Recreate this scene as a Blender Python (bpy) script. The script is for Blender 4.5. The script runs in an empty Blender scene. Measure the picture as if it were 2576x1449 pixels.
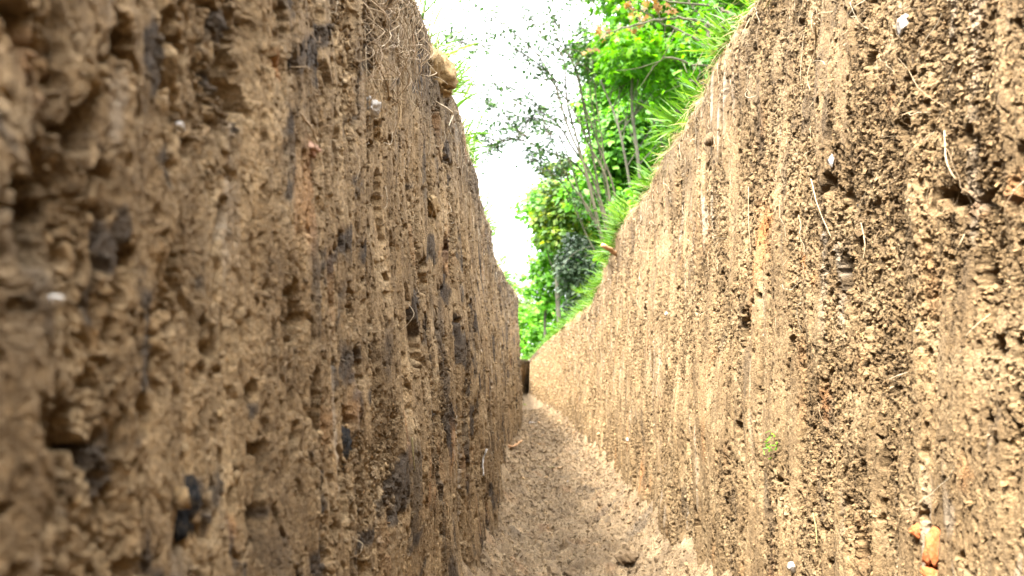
import bpy, math, random
import numpy as np
from mathutils import Vector

RNG = np.random.default_rng(11)
random.seed(5)
COL = bpy.context.scene.collection
HC = 0.25            # camera height over the trench floor
F = 1861.0           # focal length in reference pixels (2576 wide)
U0, V0 = 1320.0, 955.0   # where the trench axis meets the horizon


def W(u, v, d):
    """world point seen towards (u, v) at distance d along the trench"""
    return np.array([(u - U0) / F * d, d, HC + (V0 - v) / F * d])


# ------------------------------------------------------------------ noise
def _hash(ix, iy, seed):
    h = (ix.astype(np.int64) * 374761393 + iy.astype(np.int64) * 668265263 + seed * 1442695041) & 0xFFFFFFFF
    h = ((h ^ (h >> 13)) * 1274126177) & 0xFFFFFFFF
    h = ((h ^ (h >> 15)) * 2246822519) & 0xFFFFFFFF
    return (h ^ (h >> 16)) & 0xFFFFFFFF


def pn(x, y, seed=0):
    x = np.asarray(x, float); y = np.asarray(y, float)
    x, y = np.broadcast_arrays(x, y)
    xi = np.floor(x); yi = np.floor(y)
    fx = x - xi; fy = y - yi
    u = fx * fx * fx * (fx * (fx * 6 - 15) + 10)
    v = fy * fy * fy * (fy * (fy * 6 - 15) + 10)
    xi = xi.astype(np.int64); yi = yi.astype(np.int64)

    def g(ox, oy):
        a = _hash(xi + ox, yi + oy, seed) * (2 * math.pi / 4294967296.0)
        return np.cos(a) * (fx - ox) + np.sin(a) * (fy - oy)
    a = g(0, 0); b = g(1, 0); c = g(0, 1); d = g(1, 1)
    return ((a + u * (b - a)) * (1 - v) + (c + u * (d - c)) * v) * 1.42


def fbm(x, y, seed=0, octv=3):
    s = 0; a = 1.0; n = 0
    for i in range(octv):
        s = s + a * pn(x * 2 ** i, y * 2 ** i, seed + 17 * i); n += a; a *= 0.5
    return s / n


def worley(x, y, seed=0):
    x = np.asarray(x, float); y = np.asarray(y, float)
    xi = np.floor(x).astype(np.int64); yi = np.floor(y).astype(np.int64)
    f1 = np.full(x.shape, 9.0)
    for ox in (-1, 0, 1):
        for oy in (-1, 0, 1):
            h = _hash(xi + ox, yi + oy, seed)
            px = xi + ox + (h & 0xFFFF) / 65536.0
            py = yi + oy + (h >> 16) / 65536.0
            f1 = np.minimum(f1, (px - x) ** 2 + (py - y) ** 2)
    return np.sqrt(f1)


def sst(a, b, x):
    t = np.clip((x - a) / (b - a), 0, 1)
    return t * t * (3 - 2 * t)


# ------------------------------------------------------------------ mesh helpers
def mesh_obj(name, verts, quads=None, tris=None, mat=None, parent=None, attrs=None, smooth=False):
    me = bpy.data.meshes.new(name)
    verts = np.asarray(verts, np.float32)
    nq = 0 if quads is None else len(quads)
    nt = 0 if tris is None else len(tris)
    loops = []
    if nq: loops.append(np.asarray(quads, np.int32).ravel())
    if nt: loops.append(np.asarray(tris, np.int32).ravel())
    loops = np.concatenate(loops)
    me.vertices.add(len(verts)); me.vertices.foreach_set('co', verts.ravel())
    me.loops.add(len(loops)); me.loops.foreach_set('vertex_index', loops)
    me.polygons.add(nq + nt)
    st = np.concatenate([np.arange(nq) * 4, nq * 4 + np.arange(nt) * 3]).astype(np.int32)
    me.polygons.foreach_set('loop_start', st)
    if smooth:
        me.polygons.foreach_set('use_smooth', np.concatenate([np.ones(nq, bool), np.full(nt, nq == 0 or nt < nq)]))
    me.update(calc_edges=True)
    for k, v in (attrs or {}).items():
        v = np.asarray(v, np.float32)
        if v.ndim == 1:
            at = me.attributes.new(k, 'FLOAT', 'POINT'); at.data.foreach_set('value', v)
        else:
            at = me.attributes.new(k, 'FLOAT_COLOR', 'POINT')
            at.data.foreach_set('color', np.concatenate([v, np.ones((len(v), 1), np.float32)], 1).ravel())
    if mat: me.materials.append(mat)
    o = bpy.data.objects.new(name, me); COL.objects.link(o)
    if parent: o.parent = parent
    return o


class MB:
    """collects verts, quads, tris and a random value per piece"""
    def __init__(self): self.v = []; self.q = []; self.t = []; self.r = []; self.n = 0
    def add(self, v, q=None, t=None, r=0.5):
        v = np.asarray(v, float)
        if q is not None and len(q): self.q.append(np.asarray(q) + self.n)
        if t is not None and len(t): self.t.append(np.asarray(t) + self.n)
        self.v.append(v); self.r.append(np.broadcast_to(np.asarray(r, float), (len(v),)).copy()); self.n += len(v)
    def build(self, name, mat, parent=None, smooth=False, origin=None):
        v = np.concatenate(self.v)
        if origin is not None: v = v - np.asarray(origin)
        o = mesh_obj(name, v, np.concatenate(self.q) if self.q else None, np.concatenate(self.t) if self.t else None,
                     mat, parent, {'rnd': np.concatenate(self.r)}, smooth)
        if origin is not None: o.location = tuple(origin)
        return o


def tag(o, label=None, cat=None, group=None, kind=None):
    if label: o['label'] = label
    if cat: o['category'] = cat
    if group: o['group'] = group
    if kind: o['kind'] = kind
    return o


def empty(name, loc, label, cat, group=None):
    o = bpy.data.objects.new(name, None); COL.objects.link(o); o.location = tuple(loc)
    o.empty_display_size = 0.05
    return tag(o, label, cat, group)


def frame_of(dirs):
    """two unit vectors square to each row of dirs"""
    d = dirs / (np.linalg.norm(dirs, axis=1, keepdims=True) + 1e-12)
    up = np.tile(np.array([0.31, 0.17, 0.93]), (len(d), 1))
    bad = np.abs((d * up).sum(1)) > 0.95
    up[bad] = (1, 0, 0)
    a = np.cross(d, up); a /= np.linalg.norm(a, axis=1, keepdims=True)
    return a, np.cross(d, a)


def add_tube(mb, pts, rad, sides=6, r=0.5, cap=True):
    pts = np.asarray(pts, float); n = len(pts)
    rad = np.broadcast_to(np.asarray(rad, float), (n,))
    t = np.gradient(pts, axis=0)
    a, b = frame_of(t)
    ang = np.arange(sides) * 2 * math.pi / sides
    ring = pts[:, None, :] + rad[:, None, None] * (np.cos(ang)[None, :, None] * a[:, None, :] + np.sin(ang)[None, :, None] * b[:, None, :])
    v = ring.reshape(-1, 3)
    i = np.arange(n - 1)[:, None] * sides; j = np.arange(sides)[None, :]; k = (j + 1) % sides
    q = np.stack([i + j, i + k, i + sides + k, i + sides + j], -1).reshape(-1, 4)
    tr = None
    if cap:
        v = np.concatenate([v, pts[:1], pts[-1:]])
        j = np.arange(sides); k = (j + 1) % sides
        tr = np.concatenate([np.stack([np.full(sides, n * sides), k, j], 1),
                             np.stack([np.full(sides, n * sides + 1), (n - 1) * sides + j, (n - 1) * sides + k], 1)])
    mb.add(v, q, tr, r)


def smooth_path(pts, n):
    """Catmull-Rom through pts"""
    p = np.asarray(pts, float)
    if len(p) == 2:
        return p[0] + np.linspace(0, 1, n)[:, None] * (p[1] - p[0])
    pp = np.concatenate([[2 * p[0] - p[1]], p, [2 * p[-1] - p[-2]]])
    s = np.linspace(0, len(p) - 1 - 1e-6, n); i = s.astype(int); f = (s - i)[:, None]
    a, b, c, d = pp[i], pp[i + 1], pp[i + 2], pp[i + 3]
    return 0.5 * (2 * b + (c - a) * f + (2 * a - 5 * b + 4 * c - d) * f ** 2 + (3 * b - 3 * c + d - a) * f ** 3)


def ico(sub):
    t = (1 + 5 ** .5) / 2
    v = [(-1, t, 0), (1, t, 0), (-1, -t, 0), (1, -t, 0), (0, -1, t), (0, 1, t), (0, -1, -t), (0, 1, -t), (t, 0, -1), (t, 0, 1), (-t, 0, -1), (-t, 0, 1)]
    f = [(0, 11, 5), (0, 5, 1), (0, 1, 7), (0, 7, 10), (0, 10, 11), (1, 5, 9), (5, 11, 4), (11, 10, 2), (10, 7, 6), (7, 1, 8),
         (3, 9, 4), (3, 4, 2), (3, 2, 6), (3, 6, 8), (3, 8, 9), (4, 9, 5), (2, 4, 11), (6, 2, 10), (8, 6, 7), (9, 8, 1)]
    v = [np.array(x) / np.linalg.norm(x) for x in v]
    for _ in range(sub):
        mid = {}; nf = []
        def m(a, b):
            k = (min(a, b), max(a, b))
            if k not in mid:
                w = v[a] + v[b]; v.append(w / np.linalg.norm(w)); mid[k] = len(v) - 1
            return mid[k]
        for a, b, c in f:
            x, y, z = m(a, b), m(b, c), m(c, a)
            nf += [(a, x, z), (b, y, x), (c, z, y), (x, y, z)]
        f = nf
    return np.array(v), np.array(f)


ICO1 = ico(0); ICO3 = ico(3)


def rand_rot(n):
    q = RNG.normal(size=(n, 4)); q /= np.linalg.norm(q, axis=1, keepdims=True)
    w, x, y, z = q.T
    return np.stack([np.stack([1 - 2 * (y * y + z * z), 2 * (x * y - z * w), 2 * (x * z + y * w)], -1),
                     np.stack([2 * (x * y + z * w), 1 - 2 * (x * x + z * z), 2 * (y * z - x * w)], -1),
                     np.stack([2 * (x * z - y * w), 2 * (y * z + x * w), 1 - 2 * (x * x + y * y)], -1)], 1)


# ------------------------------------------------------------------ materials
def new_mat(name):
    m = bpy.data.materials.new(name); m.use_nodes = True
    nt = m.node_tree; nt.nodes.clear()
    out = nt.nodes.new('ShaderNodeOutputMaterial')
    return m, nt, out


def N(nt, typ, **kw):
    n = nt.nodes.new(typ)
    for k, v in kw.items():
        if k in n.inputs: n.inputs[k].default_value = v
        else: setattr(n, k, v)
    return n


def noise(nt, scale, detail=4, rough=.6, vec=None):
    n = N(nt, 'ShaderNodeTexNoise'); n.inputs['Scale'].default_value = scale
    n.inputs['Detail'].default_value = detail; n.inputs['Roughness'].default_value = rough
    if vec: nt.links.new(vec, n.inputs['Vector'])
    return n.outputs['Fac']


def ramp(nt, fac, stops):
    n = nt.nodes.new('ShaderNodeValToRGB'); e = n.color_ramp.elements
    while len(e) < len(stops): e.new(0.5)
    for i, (p, c) in enumerate(stops):
        e[i].position = p; e[i].color = (*c, 1) if len(c) == 3 else c
    nt.links.new(fac, n.inputs['Fac'])
    return n.outputs['Color']


def mix(nt, fac, a, b, mode='MIX'):
    n = nt.nodes.new('ShaderNodeMix'); n.data_type = 'RGBA'; n.blend_type = mode
    for s, val in ((n.inputs['Factor'], fac), (n.inputs['A'], a), (n.inputs['B'], b)):
        if isinstance(val, (int, float)): s.default_value = val
        elif isinstance(val, tuple): s.default_value = (*val, 1)
        else: nt.links.new(val, s)
    return n.outputs['Result']


def soil_material():
    m, nt, out = new_mat('soil')
    geo = N(nt, 'ShaderNodeNewGeometry'); P = geo.outputs['Position']
    mp = N(nt, 'ShaderNodeMapping'); mp.inputs['Scale'].default_value = (1, 1, .22)
    nt.links.new(P, mp.inputs['Vector'])
    base = ramp(nt, noise(nt, 22, 6, .65, P), [(.28, (.128, .085, .044)), (.5, (.210, .143, .075)), (.72, (.305, .222, .126))])
    streak = ramp(nt, noise(nt, 60, 4, .6, mp.outputs['Vector']), [(.35, (.62, .60, .58)), (.52, (1, 1, 1)), (.7, (1.3, 1.28, 1.22))])
    c = mix(nt, .8, base, streak, 'MULTIPLY')
    grain = ramp(nt, noise(nt, 420, 5, .75, P), [(.32, (.42, .38, .34)), (.5, (1, 1, 1)), (.66, (1.55, 1.53, 1.5))])
    c = mix(nt, .85, c, grain, 'MULTIPLY')
    at = N(nt, 'ShaderNodeAttribute', attribute_name='zone')
    sep = N(nt, 'ShaderNodeSeparateColor'); nt.links.new(at.outputs['Color'], sep.inputs['Color'])
    hum_pit_dark = mix(nt, .5, mix(nt, 1.0, c, (.30, .30, .32), 'MULTIPLY'), (.042, .037, .034))  # humus tone, used as well for painted pit darkness
    c = mix(nt, sep.outputs['Red'], c, hum_pit_dark)
    c = mix(nt, sep.outputs['Green'], c, mix(nt, .4, mix(nt, 1.0, c, (1.35, .88, .55), 'MULTIPLY'), (.38, .19, .08)))
    c = mix(nt, sep.outputs['Blue'], c, mix(nt, .5, c, (.50, .43, .34)))
    rn = N(nt, 'ShaderNodeAttribute', attribute_name='rnd')
    rr = ramp(nt, rn.outputs['Fac'], [(0, (.5, .47, .44)), (.5, (1, 1, 1)), (.9, (1.3, 1.28, 1.2)), (1, (1.7, 1.6, 1.45))])
    c = mix(nt, 1.0, c, rr, 'MULTIPLY')
    bs = N(nt, 'ShaderNodeBsdfPrincipled', Roughness=.93); bs.inputs['Specular IOR Level'].default_value = .18
    nt.links.new(c, bs.inputs['Base Color'])
    bp = N(nt, 'ShaderNodeBump', Strength=.9, Distance=.0026)
    nt.links.new(noise(nt, 700, 4, .7, P), bp.inputs['Height'])
    nt.links.new(bp.outputs['Normal'], bs.inputs['Normal'])
    nt.links.new(bs.outputs['BSDF'], out.inputs['Surface'])
    return m


def rough_mat(name, stops, scale, rough=.85, spec=.25, bump=.5, bdist=.002, bscale=None):
    m, nt, out = new_mat(name)
    tc = N(nt, 'ShaderNodeTexCoord'); P = tc.outputs['Object']
    c = ramp(nt, noise(nt, scale, 6, .65, P), stops)
    bs = N(nt, 'ShaderNodeBsdfPrincipled', Roughness=rough); bs.inputs['Specular IOR Level'].default_value = spec
    nt.links.new(c, bs.inputs['Base Color'])
    bp = N(nt, 'ShaderNodeBump', Strength=bump, Distance=bdist)
    nt.links.new(noise(nt, bscale or scale * 3, 5, .7, P), bp.inputs['Height'])
    nt.links.new(bp.outputs['Normal'], bs.inputs['Normal'])
    nt.links.new(bs.outputs['BSDF'], out.inputs['Surface'])
    return m


def leaf_mat(name, stops, trans=.45, rough=.5, tint=(1.25, 1.25, .5), clump=1.5):
    m, nt, out = new_mat(name)
    rn = N(nt, 'ShaderNodeAttribute', attribute_name='rnd')
    geo = N(nt, 'ShaderNodeNewGeometry')
    f = N(nt, 'ShaderNodeMath', operation='MULTIPLY_ADD'); f.inputs[1].default_value = .6
    nt.links.new(rn.outputs['Fac'], f.inputs[0])
    g = N(nt, 'ShaderNodeMath', operation='MULTIPLY'); g.inputs[1].default_value = .4
    nt.links.new(noise(nt, clump, 3, .5, geo.outputs['Position']), g.inputs[0])
    nt.links.new(g.outputs[0], f.inputs[2])
    c = ramp(nt, f.outputs[0], stops)
    bs = N(nt, 'ShaderNodeBsdfPrincipled', Roughness=rough); bs.inputs['Specular IOR Level'].default_value = .3
    nt.links.new(c, bs.inputs['Base Color'])
    tr = N(nt, 'ShaderNodeBsdfTranslucent')
    nt.links.new(mix(nt, 1.0, c, tint, 'MULTIPLY'), tr.inputs['Color'])
    ms = N(nt, 'ShaderNodeMixShader'); ms.inputs[0].default_value = trans
    nt.links.new(bs.outputs['BSDF'], ms.inputs[1]); nt.links.new(tr.outputs[0], ms.inputs[2])
    nt.links.new(ms.outputs[0], out.inputs['Surface'])
    return m


SOIL = soil_material()
M_GRASS = leaf_mat('grass_blade', [(.1, (0.026, 0.075, 0.007)), (.5, (0.064, 0.156, 0.012)), (.85, (0.139, 0.233, 0.029))], .4, .45, (1.2, 1.2, .5), 8)
M_STRAW = leaf_mat('dry_grass', [(.15, (0.162, 0.118, 0.049)), (.5, (0.270, 0.221, 0.103)), (.85, (0.314, 0.302, 0.130))], .3, .6, (1, 1, .8), 8)
M_ROOT = leaf_mat('root_fibre', [(.15, (0.195, 0.120, 0.060)), (.5, (0.345, 0.255, 0.150)), (.85, (0.480, 0.405, 0.285))], .05, .7, (1, 1, 1), 8)
M_MAPLE = leaf_mat('maple_leaf', [(.15, (0.026, 0.085, 0.006)), (.5, (0.073, 0.202, 0.007)), (.85, (0.163, 0.307, 0.012))], .5, .45, (1.0, 1.3, .25), 1.6)
M_GREEN = leaf_mat('green_leaf', [(.15, (0.033, 0.113, 0.015)), (.5, (0.089, 0.248, 0.025)), (.85, (0.197, 0.391, 0.047))], .45, .5, (1.2, 1.25, .5), 1.3)
M_FEATHER = leaf_mat('feather_leaf', [(.15, (0.014, 0.039, 0.009)), (.5, (0.027, 0.071, 0.014)), (.85, (0.050, 0.102, 0.017))], .22, .5, (1.1, 1.2, .6), 1.3)
M_LIME = leaf_mat('lime_leaf', [(.15, (0.041, 0.131, 0.009)), (.5, (0.106, 0.283, 0.015)), (.85, (0.200, 0.385, 0.031))], .5, .45, (1.0, 1.25, .3), 1.6)
M_YELLOW = leaf_mat('turning_leaf', [(.15, (0.030, 0.076, 0.010)), (.58, (0.076, 0.145, 0.015)), (.82, (0.181, 0.211, 0.019)), (.98, (0.348, 0.181, 0.030))], .45, .5, (1.2, 1.2, .5), 1.6)
M_DARK = leaf_mat('dull_leaf', [(.15, (0.019, 0.036, 0.019)), (.5, (0.042, 0.068, 0.036)), (.85, (0.095, 0.121, 0.068))], .2, .55, (1, 1.1, .8), 2.5)
M_RUST = leaf_mat('rust_leaf', [(.15, (.10, .045, .008)), (.5, (.20, .095, .02)), (.85, (.25, .15, .045))], .45, .5, (1.1, 1.05, .7), 3)
M_BARK = rough_mat('bark', [(.3, (.03, .028, .02)), (.55, (.062, .057, .042)), (.75, (.11, .10, .076))], 9, .9, .2, .8, .01)
M_DBARK = rough_mat('dark_bark', [(.3, (.05, .04, .03)), (.6, (.10, .085, .06)), (.8, (.17, .145, .10))], 14, .9, .2, .8, .006)
M_CLAY = rough_mat('clay', [(.3, (0.130, 0.079, 0.032)), (.5, (0.216, 0.140, 0.061)), (.72, (0.281, 0.202, 0.108))], 110, .9, .15, .8, .003)
M_BRICK = rough_mat('brick', [(.3, (.20, .075, .03)), (.5, (.36, .11, .035)), (.72, (.40, .20, .10))], 140, .85, .2, .6, .002)
M_RBRICK = rough_mat('dull_brick', [(.3, (.13, .075, .045)), (.5, (.22, .115, .07)), (.72, (.30, .19, .12))], 160, .9, .2, .6, .0015)
M_WHITE = rough_mat('white_stone', [(.36, (0.144, 0.104, 0.065)), (.46, (0.259, 0.223, 0.180)), (.58, (0.360, 0.331, 0.295)), (.75, (0.432, 0.410, 0.382))], 110, .7, .35, .5, .0015)
M_CHAR = rough_mat('charcoal', [(.3, (.012, .012, .015)), (.55, (.03, .03, .036)), (.75, (.075, .075, .085))], 110, .7, .4, .9, .002)
M_SLATE = rough_mat('dark_stone', [(.3, (.014, .015, .017)), (.48, (.024, .025, .027)), (.58, (.06, .048, .036)), (.75, (.16, .115, .07))], 330, .95, .08, 1, .004)
M_STONE = rough_mat('brown_stone', [(.3, (.2, .13, .08)), (.55, (.34, .235, .14)), (.75, (.46, .36, .25))], 80, .85, .25, .6, .002)
M_CLODF = rough_mat('soil_clod', [(.3, (0.108, 0.072, 0.040)), (.55, (0.173, 0.119, 0.068)), (.75, (0.245, 0.180, 0.112))], 120, .93, .15, 1, .003)
M_TWIG = rough_mat('twig', [(.3, (.28, .145, .065)), (.55, (.44, .25, .12)), (.75, (.56, .38, .22))], 120, .8, .25, .6, .0008)


# ------------------------------------------------------------------ the trench
ZL = ([-2, .67, 3.0, 6, 14], [.5925, .5925, .5925, .58, .58])
XLT = ([-2, .67, .9, 1.34, 1.9, 2.4, 2.96, 3.15, 3.7, 6, 9.5, 11.2, 12.3, 13.4], [-.10, -.097, -.083, -.079, -.090, -.065, -.028, -.042, -.075, -.11, -.13, -.11, .04, .34])
XLB = ([-2, .5, .94, 2.16, 2.96, 3.15, 3.7, 6, 9.5, 11.2, 12.3, 13.4], [-.085, -.072, -.043, -.045, -.018, -.032, -.07, -.105, -.125, -.11, .05, .35])
ZR = ([-2, .67, .92, 1.4, 1.63, 1.9, 2.4, 4.2, 6.9, 11.5, 14], [.5925, .5925, .59, .593, .595, .57, .518, .554, .59, .59, .59])
XRT = ([-2, .67, .92, 1.4, 1.63, 1.9, 2.4, 4.2, 6.9, 11.5, 13.4], [.193, .197, .206, .21, .21, .215, .232, .226, .185, .09, .12])
XRB = ([-2, .5, .94, 2.3, 4.05, 6.2, 11.5, 13.4], [.19, .192, .190, .212, .217, .167, .0625, .1])

# hollows torn into the faces: (u, v, width px, height px, depth m)
HOLL_L = [(1000, 30, 60, 60, .03), (940, 335, 26, 34, .035), (1088, 290, 34, 22, .03), (1078, 535, 20, 20, .02), (715, 790, 34, 90, .02),
          (1025, 850, 14, 90, .025), (90, 480, 60, 120, .02), (655, 40, 30, 70, .02), (260, 110, 40, 60, .015), (140, 1090, 50, 110, .02),
          (410, 250, 22, 45, .014), (435, 680, 24, 60, .016), (1065, 700, 18, 60, .02), (560, 85, 24, 40, .016), (300, 650, 34, 50, .012), (40, 1040, 50, 40, .02),
          (20, 560, 50, 130, .016), (880, 930, 20, 60, .016), (860, 1330, 18, 50, .016), (130, 790, 60, 40, .014)]
HOLL_R = [(1597, 640, 26, 40, .05), (2495, 165, 44, 34, .035), (1680, 590, 14, 18, .02), (1628, 790, 12, 22, .02), (2500, 1055, 34, 20, .012), (2480, 700, 26, 40, .010),
          (2120, 700, 10, 60, .014), (2480, 510, 30, 34, .010), (2330, 1290, 22, 26, .014), (2200, 150, 20, 26, .018), (1900, 120, 26, 20, .02), (2290, 330, 26, 36, .014),
          (1875, 830, 22, 60, .012), (2060, 240, 22, 22, .014), (2510, 880, 34, 40, .012), (2140, 500, 16, 34, .014)]
CLAY_R = [(1915, 590, 45, 110, 1), (2025, 660, 45, 40, .9), (1615, 1190, 22, 60, .8), (1895, 690, 25, 60, .8), (2450, 520, 50, 50, .5), (2070, 1010, 14, 70, .6), (2440, 1190, 25, 60, .4), (2060, 700, 30, 30, .5), (2560, 480, 30, 60, .6), (2250, 250, 50, 40, .4)]
CLAY_L = [(648, 160, 24, 60, .7), (745, 370, 20, 40, .6), (60, 150, 80, 140, .3), (870, 1010, 40, 90, .3), (1110, 640, 30, 90, .35), (590, 1330, 50, 60, .4), (800, 1060, 30, 70, .3)]


def lip(d, side):
    t = ZL if side < 0 else ZR
    return np.interp(d, *t) + .010 * pn(d / .11, d * 0 + side, 3) + .006 * pn(d / .035, d * 0 + side, 4)


def wall_x(d, z, side):
    zt = lip(d, side)
    f = np.clip(z / zt, 0, 1)
    b = np.interp(d, *(XLB if side < 0 else XRB)); t = np.interp(d, *(XLT if side < 0 else XRT))
    roll = np.clip((z - (zt - .03)) / .03, 0, 1) ** 2 * .012
    return b + (t - b) * f + side * roll


def spots(d, z, side, lst, soft=.72):
    """elliptical features placed on the face, listed by (u, v, w, h, strength)"""
    s = np.zeros_like(d)
    for (u, v, w, h, k) in lst:
        dc, zc = on_wall(u, v, side)
        sw = max(w / F * dc * dc / max(abs((u - U0) / F * dc), .02), .004)   # px to metres along the face
        sh = h / F * dc
        sw = min(sw, .8 * sh)
        sel = (np.abs(d - dc) < 2.2 * sw) & (np.abs(z - zc) < 2.2 * sh)
        if not sel.any(): continue
        dd = (d[sel] - dc) / sw; zz = (z[sel] - zc) / sh
        r = np.sqrt(dd * dd + zz * zz) + .45 * pn(d[sel] / (sw * .7), z[sel] / (sh * .6), 77) + .25 * pn(d[sel] / (sw * .25), z[sel] / (sh * .25), 78)
        s[sel] = np.maximum(s[sel], k * sst(1.05, soft, r))
    return s


_cache = {}


def on_wall(u, v, side):
    k = (u, v, side)
    if k in _cache: return _cache[k]
    d = np.geomspace(.06, 13, 4000)
    z = HC + (V0 - v) / F * d
    x = (u - U0) / F * d
    g = (x - wall_x(d, z, side)) * side
    i = np.argmax(g > 0) if (g > 0).any() else len(d) - 1
    _cache[k] = (float(d[i]), float(z[i]))
    return _cache[k]


def crumbly(d, z, side):
    s = 40 if side < 0 else 60
    m = fbm(d / .06, z / .13, s, 4) + .45 * pn(d / .018, z / .16, s + 7)
    m = m + .40 * pn(d / .17, z / .26, s + 9)
    bias = -.16 if side < 0 else .03
    return sst(-.22, .30, m + bias)


MEAN = {-1: 0.0, 1: 0.0}


def disp(d, z, side):
    s = 100 if side < 0 else 200
    L = .85 if side < 0 else .52          # the left face is torn more coarsely
    wx = d + .0030 * pn(d / .012, z / .013, s + 1) + .0013 * pn(d / .0045, z / .005, s + 2)
    wz = z + .0045 * pn(d / .012, z / .013, s + 3) + .0020 * pn(d / .0045, z / .005, s + 4)
    c = crumbly(d, z, side)
    h = .009 * pn(d / .24, z / .3, s + 5) + .005 * pn(d / .085, z / .13, s + 6) + MEAN[side]
    gm = sst(-.35, .45, pn(d / .13, z / .2, s + 22))
    h = h + gm * (.0030 * pn(d / .019, z / .19, s + 7) + .0016 * pn(d / .0065, z / .11, s + 8)) - (1.2 - gm) * .0028 * sst(.35, .6, np.abs(pn(d / .033, z / .32, s + 9)))
    h = h + .0006 * pn(d / .0026, z / .04, s + 21) * (1.2 - c)
    h = h - .0055 * c * L
    h = h + .0050 * L * fbm(wx / (.0095 * L), wz / (.014 * L), s + 10, 4) * (.14 + .86 * c)
    rg = np.abs(fbm(wx / (.0048 * L), wz / (.0085 * L), s + 12, 3))
    h = h - .0042 * L * sst(.16, .0, rg) * (.12 + .88 * c)
    h = h + .0010 * fbm(wx / .0026, wz / .0032, s + 13, 2) * (.3 + .7 * c)
    p = pn(wx / (.013 * L), wz / (.027 * L), s + 14) + .55 * pn(wx / (.006 * L), wz / (.012 * L), s + 15)
    q = -.03 if side < 0 else .08
    h = h - .021 * L * sst(.52 + q, .66 + q, p + .13 * c) * (.65 + .35 * c)
    p2 = pn(wx / (.0052 * L), wz / (.0105 * L), s + 16)
    h = h - .0095 * L * sst(.33 + q * .5, .47 + q * .5, p2) * (.2 + .8 * c)
    p3 = pn(wx / (.017 if side < 0 else .028), wz / (.045 if side < 0 else .06), s + 18) + .45 * pn(wx / .008, wz / .018, s + 19)
    h = h - (.036 if side < 0 else .014) * sst((.53 if side < 0 else .58) + q, (.64 if side < 0 else .70) + q, p3)
    h = h - spots(d, z, side, HOLL_L if side < 0 else HOLL_R)
    return h


def _centre():
    d = np.exp(RNG.uniform(math.log(.15), math.log(4), 20000)); z = RNG.uniform(.02, .56, 20000)
    for k in (-1, 1):
        MEAN[k] = -float(disp(d, z, k).mean()) - .001


def zones(d, z, side):
    zt = lip(d, side)
    s = 300 if side < 0 else 400
    hum_pit_dark = sst(.17, .05, (zt - z) + .05 * fbm(d / .06, z / .08, s, 3)) * (.75 if side < 0 else .35) * sst(-.5, .2, fbm(d / .09, z / .05, s + 1, 3))
    hum_pit_dark = np.maximum(hum_pit_dark, (.75 if side < 0 else .5) * sst(.12 if side < 0 else .25, .42, fbm(d / .055, z / .12, s + 2, 4)))  # humus patches, stronger at left as painted darkness of shaded pits
    hum_pit_dark = np.maximum(hum_pit_dark, (.92 if side < 0 else .6) * sst(.20 if side < 0 else .48, .36 if side < 0 else .62, fbm(d / (.014 + .02 * sst(.1, .8, d) if side < 0 else .026), z / (.028 + .03 * sst(.1, .8, d) if side < 0 else .05), s + 8, 4) + .25 * pn(d / .12, z / .2, s + 9)))  # small near-black mottles painted in place of pit shade
    if side > 0: hum_pit_dark = hum_pit_dark * sst(6.5, 2, d) + .8 * sst(6, 9, d) * sst(.10, .04, zt - z)
    org = .35 * sst(.30, .55, fbm(d / .05, z / .12, s + 3, 3))
    org = np.maximum(org, spots(d, z, side, CLAY_L if side < 0 else CLAY_R, .1))
    pale = .75 * sst(.42, .62, pn(d / .012, z / .12, s + 4) + .3 * pn(d / .004, z / .02, s + 5)) * sst(-.1, .3, fbm(d / .2, z / .2, s + 6, 2))
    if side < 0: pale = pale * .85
    return np.stack([hum_pit_dark, org, pale], -1)


def surf(d, z, side):
    return np.stack([wall_x(d, z, side) - side * disp(d, z, side), d, z], -1)


_centre()


def grid_quads(nc, nr, off=0, flip=False):
    i = np.arange(nc - 1)[:, None] * nr; j = np.arange(nr - 1)[None, :]
    q = np.stack([i + j, i + nr + j, i + nr + j + 1, i + j + 1], -1).reshape(-1, 4) + off
    return q[:, ::-1] if flip else q


CUBE_V = np.array([(x, y, z) for x in (-1, 1) for y in (-1, 1) for z in (-1, 1)], float) * .66
CUBE_F = np.array([(0, 1, 3), (0, 3, 2), (4, 6, 7), (4, 7, 5), (0, 4, 5), (0, 5, 1), (2, 3, 7), (2, 7, 6), (0, 2, 6), (0, 6, 4), (1, 5, 7), (1, 7, 3)])
NCV = 8


def crumb_soup(pts, rad, jit=.34, an=(.6, 1.4)):
    """broken angular crumbs"""
    n = len(pts)
    R = rand_rot(n)
    sc = rad[:, None, None] * RNG.uniform(an[0], an[1], (n, 1, 3)) * (1 + jit * RNG.uniform(-1.4, 1, (n, 8, 1)))
    v = np.einsum('nij,nkj->nki', R, (CUBE_V[None] + RNG.normal(0, .16, (n, 8, 3))) * sc) + pts[:, None, :]
    f = (CUBE_F[None] + (np.arange(n) * 8)[:, None, None]).reshape(-1, 3)
    return v.reshape(-1, 3), f


PX = 1.3 / 740


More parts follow.
